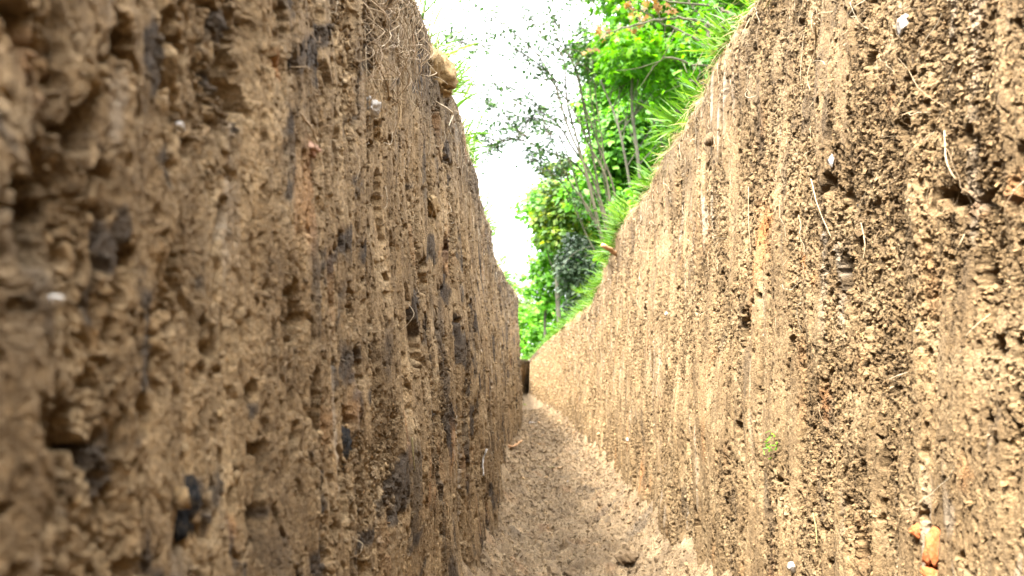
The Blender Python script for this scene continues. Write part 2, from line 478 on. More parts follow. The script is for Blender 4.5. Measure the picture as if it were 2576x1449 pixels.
def build_wall(name, side, ncr):
    V = []; Q = []; Z = []; off = 0
    chunks = [(-1.2, .085, 110, 90), (.08, .8, None, 480), (.79, 2.02, None, 427), (1.98, 5.05, None, 220), (4.95, 13.4, None, 150)]
    for (d0, d1, nc, nr) in chunks:
        if nc: dc = np.linspace(d0, d1, nc)
        else: dc = np.geomspace(d0, d1, int(math.log(d1 / d0) / PX))
        zt = lip(dc, side)
        lo = np.clip(HC - .305 * dc, -.03, None); hi = np.minimum(HC + .55 * dc, zt)
        if nc: lo = np.full_like(dc, -.03); hi = zt
        a = np.linspace(0, 1, 14)[None, :-1]; b = np.linspace(0, 1, nr)[None, :]; c = np.linspace(0, 1, 14)[None, 1:]
        z = np.concatenate([-.035 + (lo[:, None] + .035) * a, lo[:, None] + (hi - lo)[:, None] * b, hi[:, None] + (zt - hi + .0006)[:, None] * c], 1)
        d = np.repeat(dc[:, None], z.shape[1], 1)
        p = surf(d.ravel(), z.ravel(), side).reshape(*z.shape, 3)
        # over the lip, out under the turf
        ext = np.array([.006, .014, .025, .04, .06, .09, .13])
        top = p[:, -1:, :].repeat(len(ext), 1).copy()
        top[:, :, 0] += side * ext[None, :]
        top[:, :, 2] += .004 * pn(d[:, :1] / .02, ext[None, :] / .02, 9) + np.where(ext > .03, -.012, .003)[None, :]
        p = np.concatenate([p, top], 1)
        zz = np.concatenate([z, np.repeat(zt[:, None], len(ext), 1)], 1); dd = np.repeat(dc[:, None], zz.shape[1], 1)
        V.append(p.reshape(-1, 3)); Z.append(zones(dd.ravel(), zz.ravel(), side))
        Q.append(grid_quads(len(dc), zz.shape[1], off, side > 0)); off += p.shape[0] * p.shape[1]
    ng = off
    # crumbs clinging to the torn parts of the face
    n = ncr
    d = np.exp(RNG.uniform(math.log(.11), math.log(10.5), n))
    lo = np.clip(HC - .30 * d, 0, None); hi = np.minimum(HC + .54 * d, lip(d, side) - .002)
    z = lo + (hi - lo) * RNG.uniform(0, 1, n)
    keep = RNG.uniform(0, 1, n) < (crumbly(d, z, side) ** 1.4 * .9 + .10) * (sst(.05, .6, d) if side < 0 else 1)
    d, z = d[keep], z[keep]
    r = np.maximum(.0006, d * .00070) * (1.0 if side < 0 else .8) * np.exp(RNG.normal(0, .48, len(d)))
    r = np.minimum(r, np.maximum(.0055, d * .0012))
    p = surf(d, z, side); p[:, 0] -= side * r * (RNG.uniform(-.5, .5, len(d)) if side < 0 else RNG.uniform(-.3, .8, len(d)))
    cv, cf = crumb_soup(p, r)
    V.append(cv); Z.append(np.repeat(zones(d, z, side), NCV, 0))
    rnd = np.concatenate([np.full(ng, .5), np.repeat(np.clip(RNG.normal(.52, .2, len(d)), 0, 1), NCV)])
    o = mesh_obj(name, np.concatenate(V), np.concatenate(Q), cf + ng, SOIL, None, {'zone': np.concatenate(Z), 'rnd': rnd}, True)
    return o


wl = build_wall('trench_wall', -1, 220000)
tag(wl, 'left bank of the trench, shaded brown soil with dark pits and grey topsoil', 'trench wall', kind='structure')
wr = build_wall('trench_wall', 1, 270000)
tag(wr, 'right bank of the trench, sunlit tan crumbly soil with orange clay patches', 'trench wall', kind='structure')


def floor_z(d, x):
    l = np.interp(d, *XLB); r = np.interp(d, *XRB)
    c = (l + r) / 2; hw = np.maximum((r - l) / 2, .03)
    t = (x - c) / hw
    fil = .17 * np.clip(np.abs(t) - .45 + .12 * pn(d / .07, t * .5, 18), 0, 1.2) ** 2
    h = fil + .006 * pn(x / .09, d / .25, 21) + .012 * pn(x / .14, d / .05 + .8 * pn(x / .1, d / .2, 20), 19) + .004 * pn(x / .03, d / .03, 22)
    wx = x + .004 * pn(x / .012, d / .012, 23); wd = d + .004 * pn(x / .012, d / .012, 24)
    h = h + .014 * fbm(wx / .034, wd / .026, 25, 4)
    h = h + .008 * (np.clip(1 - worley(wx / .02, wd / .017, 26) * 1.2, 0, 1) - .3) * sst(-.3, .3, fbm(x / .06, d / .06, 27, 2))
    h = h + .0024 * (np.clip(1 - worley(wx / .006, wd / .006, 28) * 1.2, 0, 1) - .3)
    h = h - .012 * sst(.35, .55, pn(wx / .024, wd / .014, 29)) - .004 * sst(.16, 0, np.abs(fbm(wx / .012, wd / .010, 30, 2)))
    return h


def build_floor():
    V = []; Q = []; off = 0
    for (d0, d1, nc, nx) in [(-1.2, .5, 120, 60), (.49, 3.02, 900, 300), (2.98, 13.4, 600, 110)]:
        dc = np.linspace(d0, d1, nc) if d0 < 0 else np.geomspace(d0, d1, nc)
        l = np.interp(dc, *XLB) - .03; r = np.interp(dc, *XRB) + .03
        x = l[:, None] + (r - l)[:, None] * np.linspace(0, 1, nx)[None, :]
        d = np.repeat(dc[:, None], nx, 1)
        V.append(np.stack([x, d, floor_z(d, x)], -1).reshape(-1, 3)); Q.append(grid_quads(nc, nx, off, True)); off += nc * nx
    ng = off
    n = 36000
    d = np.exp(RNG.uniform(math.log(.6), math.log(6), n))
    l = np.interp(d, *XLB); r = np.interp(d, *XRB)
    t = np.where(RNG.uniform(0, 1, n) < .55, RNG.uniform(0, 1, n), np.where(RNG.uniform(0, 1, n) < .45, RNG.beta(1.2, 5, n), RNG.beta(5, 1.2, n)))
    x = l + (r - l) * t
    rr = np.minimum(np.maximum(.0011, d * .0009) * np.exp(RNG.normal(0, .55, n)), .010)
    p = np.stack([x, d, floor_z(d, x) + rr * .1], -1)
    cv, cf = crumb_soup(p, rr, .22, (.8, 1.2))
    V = np.concatenate(V + [cv])
    zn = np.stack([.55 * sst(.2, .5, fbm(V[:, 0] / .1, V[:, 1] / .15, 31, 3)), .25 * sst(.2, .5, fbm(V[:, 0] / .06, V[:, 1] / .1, 32, 3)), np.full(len(V), .2)], -1)
    rnd = np.concatenate([np.full(ng, .46), np.repeat(np.clip(RNG.normal(.46, .2, n), 0, 1), NCV)])
    o = mesh_obj('trench_floor', V, np.concatenate(Q), cf + ng, SOIL, None, {'zone': zn, 'rnd': rnd}, True)
    return tag(o, 'trench floor of loose brown soil between the two banks', 'trench floor', kind='structure')


build_floor()


# lawn: one sheet with the trench left open
def build_lawn():
    m, nt, out = new_mat('lawn')
    geo = N(nt, 'ShaderNodeNewGeometry')
    c = ramp(nt, noise(nt, 3, 8, .7, geo.outputs['Position']), [(.3, (.035, .075, .014)), (.5, (.06, .13, .02)), (.7, (.11, .17, .04))])
    bs = N(nt, 'ShaderNodeBsdfPrincipled', Roughness=.9); nt.links.new(c, bs.inputs['Base Color'])
    bp = N(nt, 'ShaderNodeBump', Strength=.8, Distance=.02)
    nt.links.new(noise(nt, 60, 4, .7, geo.outputs['Position']), bp.inputs['Height']); nt.links.new(bp.outputs['Normal'], bs.inputs['Normal'])
    nt.links.new(bs.outputs['BSDF'], out.inputs['Surface'])
    dc = np.concatenate([[-600, -200, -60, -20, -6, -2, -1.21], np.linspace(-1.2, 13.4, 220), [13.41, 14, 16, 20, 30, 60, 120, 250, 600]])
    V = []; Q = []; off = 0
    o_ = np.array([.03, .06, .1, .2, .4, .8, 1.6, 3.2, 7, 15, 40, 120, 300, 600])
    for side in (-1, 1):
        inr = (dc > -1.205) & (dc < 13.405)
        xt = np.where(inr, np.interp(dc, *(XLT if side < 0 else XRT)), np.where(dc < 0, .05, .2))
        zt = lip(np.clip(dc, -1.2, 13.4), side)
        x = xt[:, None] + side * np.where(inr[:, None], o_[None, :], np.concatenate([[0], o_[1:]])[None, :])
        und = .03 * pn(x / 2.2, np.repeat(dc[:, None], len(o_), 1) / 2.2, 51) * sst(.2, 2, o_)[None, :]
        z = zt[:, None] - .006 + (.58 - zt[:, None]) * sst(.1, 1.5, o_)[None, :] + und
        V.append(np.stack([x, np.repeat(dc[:, None], len(o_), 1), z], -1).reshape(-1, 3))
        Q.append(grid_quads(len(dc), len(o_), off, side < 0)); off += len(dc) * len(o_)
    return tag(mesh_obj('lawn', np.concatenate(V), np.concatenate(Q), None, m, None, None, True), 'green lawn on both sides of the trench', 'lawn', kind='structure')


build_lawn()
# the closed end of the trench behind the camera
_x = np.linspace(-.14, .25, 60)[:, None].repeat(90, 1); _z = np.linspace(-.03, .6, 90)[None, :].repeat(60, 0)
_y = -1.15 + .02 * fbm(_x / .03, _z / .04, 91, 4)
_V = np.stack([_x, _y, _z], -1).reshape(-1, 3)
tag(mesh_obj('trench_wall', _V, grid_quads(60, 90), None, SOIL, None, {'zone': np.zeros((len(_V), 3)), 'rnd': np.full(len(_V), .5)}, True),
    'end face closing the trench behind the viewer', 'trench wall', kind='structure')


# ------------------------------------------------------------------ grass on the lips
def add_blades(mb, base, dirs, length, width, bend, seg=4, flat=None):
    """ribbons: base (n,3), start direction (n,3), droop along bend (n,3)"""
    n = len(base)
    t = np.linspace(0, 1, seg + 1)
    p = base[:, None, :] + length[:, None, None] * (dirs[:, None, :] * t[None, :, None] + bend[:, None, :] * (t ** 2)[None, :, None])
    side = np.cross(dirs, RNG.normal(size=(n, 3))); side /= np.linalg.norm(side, axis=1, keepdims=True) + 1e-9
    w = width[:, None] * np.array([.75, 1.0, .9, .62, .06][:seg + 1])[None, :] if seg == 4 else width[:, None] * (1 - t[None, :] ** 2 * .9)
    a = p - side[:, None, :] * w[:, :, None] / 2; b = p + side[:, None, :] * w[:, :, None] / 2
    v = np.stack([a, b], 2).reshape(-1, 3)
    k = 2 * (seg + 1)
    i = (np.arange(n) * k)[:, None]; j = (np.arange(seg) * 2)[None, :]
    q = np.stack([i + j, i + j + 1, i + j + 3, i + j + 2], -1).reshape(-1, 4)
    mb.add(v, q, None, np.repeat(RNG.uniform(0, 1, n), k))


def unit(v):
    return v / (np.linalg.norm(v, axis=1, keepdims=True) + 1e-9)


def lip_point(d, side, out=0.0, dz=0.0):
    x = wall_x(d, lip(d, side) - .001, side) + side * (out - np.clip(disp(d, lip(d, side), side), -.004, .02))
    return np.stack([x, d, lip(d, side) + dz], -1)


def grass_fringe(side, n, inward, lmin, lmax, clump, d0=.45):
    mb = MB()
    d = np.exp(RNG.uniform(math.log(d0), math.log(12.5), n * 3))
    keep = RNG.uniform(0, 1, len(d)) < sst(-.15, .45, pn(d / clump, d * 0 + side, 61) + .35 * pn(d / .04, d * 0, 62))
    d = d[keep][:n]; n = len(d)
    base = lip_point(d, side, RNG.exponential(.022, n) - .004, -.006)
    dirs = unit(np.stack([-side * np.abs(RNG.normal(inward, .45, n)), RNG.normal(-.1, .5, n), RNG.uniform(.35, 1.1, n)], -1))
    L = RNG.uniform(lmin, lmax, n) * np.where(RNG.uniform(0, 1, n) < .15, 1.5, 1)
    bend = np.stack([-side * RNG.uniform(0, .3, n), RNG.normal(0, .2, n), -RNG.uniform(0, .45, n)], -1)
    add_blades(mb, base, dirs, L, np.maximum(RNG.uniform(.0014, .0034, n), d * .0011), bend)
    return mb


g = grass_fringe(1, 2600, .35, .016, .048, .16)
gf = grass_fringe(1, 4600, .3, .026, .066, .5, 1.6)
g.v += gf.v; g.q += [q + g.n for q in gf.q]; g.r += gf.r; g.n += gf.n
# short turf further out on both sides
for side, n in ((1, 3500), (-1, 3500)):
    d = np.exp(RNG.uniform(math.log(.4), math.log(13), n))
    b = lip_point(d, side, .03 + RNG.exponential(.14, n), -.012)
    add_blades(g, b, unit(np.stack([RNG.normal(0, .35, n), RNG.normal(0, .35, n), np.ones(n)], -1)), RNG.uniform(.010, .024, n), RNG.uniform(.0015, .003, n), np.stack([RNG.normal(0, .2, n), RNG.normal(0, .2, n), -RNG.uniform(0, .2, n)], -1))
gl = grass_fringe(-1, 3000, .35, .016, .052, .3)
g.v += gl.v; g.q += [q + g.n for q in gl.q]; g.r += gl.r; g.n += gl.n
tag(g.build('grass', M_GRASS), 'fresh green grass along both lips of the trench', 'grass', kind='stuff')

# dry thatch and cut roots hanging from the turf
s = MB()
for side, n, dn in ((1, 4600, .9), (-1, 1300, .7)):
    d = np.exp(RNG.uniform(math.log(.5), math.log(12.5), n))
    base = lip_point(d, side, RNG.normal(.002, .006, n), -np.abs(RNG.normal(.002, .012, n)))
    dirs = unit(np.stack([-side * RNG.uniform(.1, 1, n), RNG.normal(0, .8, n), RNG.normal(-.2, .7, n)], -1))
    L = RNG.uniform(.008, .030, n) * dn
    bend = np.stack([RNG.normal(0, .25, n), RNG.normal(0, .3, n), -RNG.uniform(.1, .8, n)], -1)
    add_blades(s, base, dirs, L, np.maximum(RNG.uniform(.0006, .0015, n), d * .0007), bend)
tag(s.build('thatch', M_STRAW), 'pale dry straw and thatch fringing the cut turf edges', 'dry grass', kind='stuff')

# fine root fibres over both faces
rf = MB()
for side, n in ((-1, 800), (1, 800)):
    d = np.exp(RNG.uniform(math.log(.25), math.log(4), n))
    zt = lip(d, side)
    z = zt - np.abs(RNG.exponential(.085 if side < 0 else .11, n)) - .003
    z = np.clip(z, .05, None)
    k = 7
    L = RNG.uniform(.008, .045, (n, 1)) * np.where(RNG.uniform(size=(n, 1)) < .85, 1, 1.8)
    a = RNG.normal(-1.4, .8, (n, 1)) + np.cumsum(RNG.normal(0, .28, (n, k)), 1)
    dd = d[:, None] + np.cumsum(np.cos(a), 1) * L / k; zz = np.minimum(z[:, None] + np.cumsum(np.sin(a), 1) * L / k, zt[:, None] + .01)
    h = disp(dd, np.clip(zz, 0, None), side)
    x = wall_x(dd, zz, side) - side * (h.max(1, keepdims=True) * .3 + h * .7 + .0015 + np.abs(RNG.normal(0, .003, (n, 1))) * np.sin(np.linspace(.2, 3, k))[None])
    for i in range(n):
        add_tube(rf, np.stack([x[i], dd[i], zz[i]], -1), max(.00016, d[i] * .00024) * RNG.uniform(.7, 1.3), 3, RNG.uniform(), False)
# a felt of roots under the turf at the top of the left bank
for i in range(240):
    u, v = RNG.normal(985, 45), RNG.uniform(-60, 190)
    dd, zz = on_wall(round(u), round(v), -1)
    k = 7; L = RNG.uniform(.02, .05); a = RNG.uniform(0, 6.28) + np.cumsum(RNG.normal(0, .3, k))
    dl = dd + np.cumsum(np.cos(a)) * L / k; zl = zz + np.cumsum(np.sin(a)) * L / k
    zl = np.minimum(zl, lip(dl, -1) + .004)
    x = wall_x(dl, zl, -1) + .003 + RNG.uniform(-.004, .005) + .012 * np.abs(np.sin(np.linspace(0, 3.1, k))) * RNG.uniform(0, 1)
    add_tube(rf, np.stack([x, dl, zl], -1), .00025 * RNG.uniform(.6, 1.5), 3, RNG.uniform(0, .6), False)
tag(rf.build('root_fibres', M_ROOT), 'fine pale root threads hanging out of both soil faces', 'roots', kind='stuff')

# the larger tufts, each a thing of its own
def tuft(u, v, d, side, n, lmin, lmax, lean, label, seed, wmul=1.0):
    b0 = W(u, v, d)
    mb = MB()
    base = np.stack([RNG.normal(0, .008, n), RNG.normal(0, .018, n), RNG.uniform(-.004, .004, n)], -1)
    dirs = unit(np.stack([RNG.normal(lean[0], .42, n), RNG.normal(lean[1], .35, n), RNG.normal(lean[2], .4, n)], -1))
    L = RNG.uniform(lmin, lmax, n)
    add_blades(mb, base, dirs, L, RNG.uniform(.002, .0042, n) * wmul, np.stack([RNG.normal(0, .12, n), RNG.normal(0, .12, n), -RNG.uniform(0, .3, n)], -1))
    o = mb.build('grass_tuft', M_GRASS); o.location = tuple(b0)
    return tag(o, label, 'grass tuft', 'tufts of grass on the trench lips')


tuft(1728, 322, 1.04, 1, 34, .03, .072, (-1, -.2, .35), 'thick bright green grass tuft spiking over the trench at the middle of the right lip', 1)
tuft(1752, 235, .95, 1, 14, .02, .04, (-.7, -.2, .6), 'small grass tuft on the right lip just above the thickest tuft', 2)
tuft(1575, 535, 1.5, 1, 22, .03, .06, (-.8, -.1, .7), 'upright green grass tuft on the right lip above the broken twig', 3)
tuft(1530, 640, 1.85, 1, 20, .03, .06, (-1, -.1, .3), 'drooping grass tuft on the right lip just below the broken twig', 4)
tuft(1645, 455, 1.23, 1, 18, .02, .05, (-.8, -.1, .6), 'loose grass tuft on the right lip among yellow straw', 5)
tuft(1820, 130, .79, 1, 9, .03, .065, (-.35, -.1, 1), 'few tall broad grass blades at the top of the right lip', 6, 1.2)
tuft(1470, 735, 2.5, 1, 22, .03, .06, (-.7, -.1, .6), 'far grass tuft on the dip of the right lip', 7)
tuft(1135, 225, .86, -1, 20, .02, .055, (.55, -.1, .9), 'grass tuft growing beside the pale clay clod on the left lip', 8, .8)
tuft(1188, 432, 1.3, -1, 12, .02, .06, (.15, -.1, 1), 'thin upright grass tuft on the left lip below the clay clod', 9, .7)
tuft(1262, 660, 2.2, -1, 20, .02, .06, (.4, -.1, .8), 'small grass tuft at the far shoulder of the left lip', 10, .8)
tuft(1060, 60, .70, -1, 9, .03, .07, (.3, -.1, 1), 'tall wispy grass blades rising at the top of the left lip', 11, .6)

# thin flower stems standing on the left lip
def stem_weed(u, v, d, h, label, nleaf):
    b = W(u, v, d); mb = MB(); lf = MB()
    top = np.array([h * .35, RNG.normal(0, .01), h])
    path = smooth_path([(0, 0, -.01), top * [.25, .5, .5], top], 10)
    add_tube(mb, path, np.linspace(.0016, .0007, 10), 5, .2)
    for i in range(nleaf):
        t = path[3 + i * 6 // max(nleaf, 1)]
        add_blades(lf, t[None], unit(RNG.normal((0.4, 0, .7), .6, (1, 3))), np.array([RNG.uniform(.012, .022)]), np.array([.003]), np.array([[0, 0, -.2]]))
    r = empty('lip_weed', b, label, 'weed', 'thin weeds on the left lip')
    mb.build('stem', M_GRASS, r); lf.build('leaf_blade', M_GRASS, r)


stem_weed(1062, 20, .69, .05, 'thin weed leaning over the topmost part of the left lip', 5)
stem_weed(1188, 400, 1.25, .10, 'tall thin weed on the left lip with sky behind its leaves', 7)
stem_weed(1226, 500, 1.5, .05, 'bent weed sprig poking out half way down the left lip', 3)
stem_weed(1240, 610, 2.0, .07, 'low weed near the far shoulder of the left lip', 4)


# ------------------------------------------------------------------ stones, shards, twigs
def lump(name, mat, u, v, side, size, label, cat, rot=0, jag=.3, sink=.25, d=None, seed=None, flat=1.0, group=None):
    """irregular broken lump; size (along trench, through the face, height) in metres"""
    bv, bf = ICO3
    sd = seed if seed is not None else int(u * 7 + v)
    w = bv + 0
    n3 = lambda k, s: pn(w[:, 0] * k + w[:, 2] * .7 * k, w[:, 1] * k - w[:, 2] * .5 * k, sd + s)
    # chop planes make facets
    rg = np.random.default_rng(sd)
    for _ in range(7):
        nrm = rg.normal(size=3); nrm /= np.linalg.norm(nrm)
        h = rg.uniform(.55, .85); dd = w @ nrm
        w = w - np.where(dd > h, dd - h, 0)[:, None] * nrm * .92
    w = w * (1 + jag * .5 * n3(1.6, 1) + jag * .28 * n3(4, 2) + jag * .12 * n3(9, 3))[:, None]
    w = w * np.array([size[1], size[0], size[2]]) / 2
    c, s_ = math.cos(rot), math.sin(rot)
    w = np.stack([w[:, 0], c * w[:, 1] - s_ * w[:, 2], s_ * w[:, 1] + c * w[:, 2]], -1)
    if d is None:
        dc, zc = on_wall(u, v, side)
        p = surf(np.array([dc]), np.array([zc]), side)[0]
        hmax = max(disp(np.array([dc]), np.array([zc]), side)[0], -.012)
        p[0] = wall_x(np.array([dc]), np.array([zc]), side)[0] - side * (hmax + size[1] * (.5 - sink))
    else:
        p = W(u, v, d)
    o = mesh_obj(name, w, None, bf, mat, None, None, False)
    o.location = tuple(p)
    return tag(o, label, cat, group)


PB = 'bits of stone and brick in the banks'
lump('clay_clod', M_CLAY, 1085, 185, -1, (.06, .038, .048), 'pale ochre clay clod perched on the left lip beside grass', 'clod', .2, .9, d=.74)
lump('clay_clod', M_CLAY, 1090, 228, -1, (.035, .034, .020), 'small pink clay clod under the pale ochre clod on the left lip', 'clod', .1, .8, d=.75)
lump('white_stone', M_WHITE, 925, 275, -1, (.016, .012, .0105), 'angular white stone jutting from the upper left bank', 'stone', -.5, .9, .35, group=PB)
lump('clay_clod', M_CLAY, 1082, 522, -1, (.04, .014, .016), 'ochre flake half way up the left bank over a dark hole', 'clod', -.1, .45, .3)
lump('brick_chip', M_RBRICK, 745, 375, -1, (.012, .007, .0065), 'dull red brick chip in the left bank below a pale root', 'brick chip', .1, .7, .5, group=PB)
lump('brick_chip', M_RBRICK, 445, 622, -1, (.007, .005, .0045), 'pinkish brick chip above a dark hollow in the left bank', 'brick chip', .3, .7, .45, group=PB)
lump('pebble', M_WHITE, 460, 318, -1, (.004, .003, .0024), 'tiny bright white pebble high in the left bank', 'pebble', 0, .2, .2, group=PB)
lump('pebble', M_WHITE, 55, 755, -1, (.003, .003, .0022), 'blurred white pebble at the left edge of the left bank', 'pebble', 0, .2, .2, group=PB)
lump('pebble', M_WHITE, 98, 748, -1, (.002, .002, .0014), 'smaller blurred white pebble beside the one at the left edge', 'pebble', 0, .2, .2, group=PB)
lump('dark_stone', M_SLATE, 495, 1275, -1, (.014, .007, .0150), 'large dark blue grey stone low in the left bank', 'stone', .15, 1.0, .55, group=PB)
lump('dark_stone', M_SLATE, 852, 1135, -1, (.022, .008, .018), 'dark slaty stone low in the left bank near the floor', 'stone', .1, 1.0, .55, group=PB)
lump('charcoal_lump', M_CHAR, 2145, 505, 1, (.020, .012, .024), 'black charcoal lump in the middle of the right bank', 'charcoal', .1, .25, .4, group=PB)
lump('charcoal_lump', M_CHAR, 2122, 745, 1, (.006, .008, .024), 'narrow black charcoal sliver below the larger charcoal lump', 'charcoal', 0, .25, .35, group=PB)
lump('brick_fragment', M_BRICK, 2352, 1375, 1, (.011, .010, .019), 'bright orange brick fragment at the bottom right corner', 'brick', .2, .6, .4, group=PB)
lump('brick_fragment', M_BRICK, 2312, 1335, 1, (.008, .008, .007), 'small orange brick piece just above the bright fragment', 'brick', .5, .6, .4, group=PB)
lump('brick_fragment', M_BRICK, 2350, 1445, 1, (.010, .010, .008), 'orange brick piece cut by the bottom edge of the photo', 'brick', .9, .6, .4, group=PB)
lump('white_stone', M_WHITE, 2285, 65, 1, (.009, .006, .010), 'chalky white stone near the top of the right bank', 'stone', .2, .3, .3, group=PB)
lump('pale_shard', M_WHITE, 2120, 655, 1, (.004, .004, .013), 'thin white shard standing in the right bank below the charcoal lump', 'shard', .1, .25, .25, group=PB)
lump('pale_shard', M_WHITE, 2142, 607, 1, (.004, .005, .007), 'short white shard just above the longer white shard', 'shard', -.3, .25, .25, group=PB)
lump('pale_shard', M_WHITE, 2112, 405, 1, (.004, .004, .009), 'white shard above the charcoal lump in the right bank', 'shard', -.2, .3, .25, group=PB)
lump('pebble', M_WHITE, 2003, 1428, 1, (.008, .006, .009), 'pale pointed pebble at the foot of the right bank', 'pebble', .4, .25, .2, group=PB)
lump('pebble', M_WHITE, 1675, 790, 1, (.010, .006, .006), 'cream pebble in the right bank below the dip of the lip', 'pebble', .4, .25, .2, group=PB)
lump('pebble', M_WHITE, 1590, 1105, 1, (.010, .006, .007), 'pale pebble low on the right bank above an orange patch', 'pebble', .4, .25, .2, group=PB)
lump('brown_stone', M_CLODF, 1805, 350, 1, (.018, .012, .014), 'rounded brown stone high in the right bank by the turf', 'stone', .4, .3, .3, group=PB)
lump('pebble', M_RBRICK, 2287, 325, 1, (.005, .005, .006), 'rusty red pebble in the upper right bank', 'pebble', .2, .3, .2, group=PB)
# on the floor
def floor_at(u, v):
    d = (HC - .006) * F / (v - V0)
    x = (u - U0) / F * d
    return np.array([x, d, floor_z(np.array([d]), np.array([x]))[0]])


def floor_lump(name, mat, u, v, size, label, cat, rot=0):
    p = floor_at(u, v)
    o = lump(name, mat, u, v, 1, (size[0], size[1], size[2]), label, cat, rot, .7, d=p[1])
    o.location = tuple(p + [0, 0, size[2] * .3]); return o


floor_lump('pebble', M_WHITE, 1429, 1211, (.012, .010, .009), 'white pebble lying in the middle of the trench floor', 'pebble')
floor_lump('pebble', M_BRICK, 1476, 1190, (.014, .014, .006), 'flat red pebble on the trench floor by the right bank', 'pebble')
floor_lump('clay_clod', M_CLODF, 1578, 1410, (.035, .028, .022), 'pale rounded clod on the near trench floor', 'clod')
floor_lump('clay_clod', M_CLODF, 1440, 1420, (.02, .03, .014), 'small clod near the bottom middle of the trench floor', 'clod')
floor_lump('clay_clod', M_CLODF, 1330, 1345, (.03, .03, .02), 'brown clod at the foot of the left bank on the floor', 'clod')


def stick(name, mat, pts, rad, label, cat, sides=7, group=None, knob=0):
    pts = np.asarray(pts, float); o0 = pts[0].copy()
    path = smooth_path(pts - o0, 14)
    path = path + RNG.normal(0, np.mean(rad) * .25, path.shape)
    mb = MB(); add_tube(mb, path, np.linspace(rad[0], rad[1], 14) * (1 + .15 * RNG.normal(size=14)), sides, RNG.uniform(.3, .7))
    if knob:
        add_tube(mb, smooth_path([path[7], path[7] + np.array([-.3, -.2, .9]) * knob], 5), np.linspace(rad[1], rad[1] * .4, 5), 5, .5)
    o = mb.build(name, mat, None, True); o.location = tuple(o0)
    return tag(o, label, cat, group)


def wallpts(lst, side, lift=.003):
    r = []
    for (u, v) in lst:
        d, z = on_wall(u, v, side)
        r.append((wall_x(np.array([d]), np.array([z]), side)[0] - side * (max(disp(np.array([d]), np.array([z]), side)[0], -.004) + lift), d, z))
    return r


stick('broken_twig', M_TWIG, [W(1590, 668, 1.72), W(1556, 645, 1.70), W(1515, 615, 1.66)], (.0065, .0045), 'short broken brown twig jutting from the right lip', 'twig', 8, None, .012)
R_ = 'loose roots and straws in the banks'
stick('thin_root', M_ROOT, wallpts([(690, 285), (715, 325), (738, 360)], -1, .003), (.0004, .0003), 'pale thin root dangling over the red chip in the left bank', 'root', 5, R_)
stick('straw', M_STRAW, wallpts([(1002, 1100), (1004, 1145), (1008, 1185)], -1, .003), (.0007, .0003), 'green yellow straw hanging low on the left bank', 'straw', 5, R_)
stick('straw', M_WHITE, wallpts([(1203, 1130), (1204, 1160), (1203, 1195)], -1, .004), (.0014, .001), 'white dry straw upright at the foot of the left bank', 'straw', 6, R_)
stick('thin_root', M_ROOT, wallpts([(1080, 255), (1105, 285), (1100, 320), (1112, 350)], -1, .008), (.0008, .0004), 'curly root below the clay clods on the left bank', 'root', 5, R_)
stick('thin_root', M_ROOT, wallpts([(1755, 190), (1790, 120), (1830, 60), (1870, 45)], 1, .006), (.0006, .0003), 'long curved root along the turf at the top of the right bank', 'root', 5, R_)
stick('thin_root', M_ROOT, wallpts([(2075, 60), (2052, 120), (2040, 190), (2046, 230)], 1, .004), (.0006, .0003), 'hanging root thread near the top of the right bank', 'root', 5, R_)
stick('thin_root', M_ROOT, wallpts([(2400, 330), (2420, 420), (2436, 520), (2440, 620)], 1, .002), (.0004, .0003), 'pale vertical root strand at the right side of the right bank', 'root', 5, R_)
stick('thin_root', M_ROOT, wallpts([(2055, 450), (2085, 520), (2105, 600)], 1, .002), (.0004, .0003), 'pale root strip left of the charcoal lump in the right bank', 'root', 5, R_)
stick('thin_root', M_ROOT, wallpts([(2165, 560), (2172, 610), (2170, 655)], 1, .003), (.0003, .0003), 'straight pale root right of the white shards', 'root', 5, R_)
stick('thin_root', M_ROOT, wallpts([(1880, 470), (1884, 560), (1886, 640)], 1, .003), (.0004, .0003), 'straight pale root beside the orange patch of the right bank', 'root', 5, R_)
stick('straw', M_STRAW, wallpts([(2045, 1290), (2054, 1330), (2058, 1370)], 1, .004), (.0006, .0004), 'pale straw at the foot of the right bank', 'straw', 5, R_)
stick('straw', M_STRAW, [floor_at(1360, 1172) + [0, 0, .006], floor_at(1395, 1176) + [0, 0, .007]], (.002, .0015), 'pale straw lying across the middle of the trench floor', 'straw', 5, R_)
stick('broken_twig', M_TWIG, [floor_at(1278, 1175) + [0, 0, .02], floor_at(1295, 1160) + [0, 0, .022], floor_at(1312, 1150) + [0, 0, .035]], (.004, .003), 'orange brown twig at the foot of the left bank', 'twig', 6)
stick('pale_stick', M_WHITE, [floor_at(1332, 1067) + [0, 0, .01], floor_at(1354, 1066) + [0, 0, .01]], (.006, .005), 'pale stick lying across the far trench floor', 'stick', 6)

# fallen yellow green leaf far down the floor, and a moss sprig on the right bank
def star_leaf(s, lobes=5, depth=.45):
    n = lobes * 2
    a = np.linspace(-2.45, 2.45, n + 1) + math.pi / 2
    r = np.where(np.arange(n + 1) % 2 == 0, 1.0, depth) * (1 - .28 * np.abs(np.linspace(-1, 1, n + 1)))
    v = np.concatenate([[[0, 0, 0]], np.stack([np.cos(a) * r, np.sin(a) * r, -.22 * r * r], -1)]) * s
    t = np.array([(0, i, i + 1) for i in range(1, n + 1)])
    return v, t


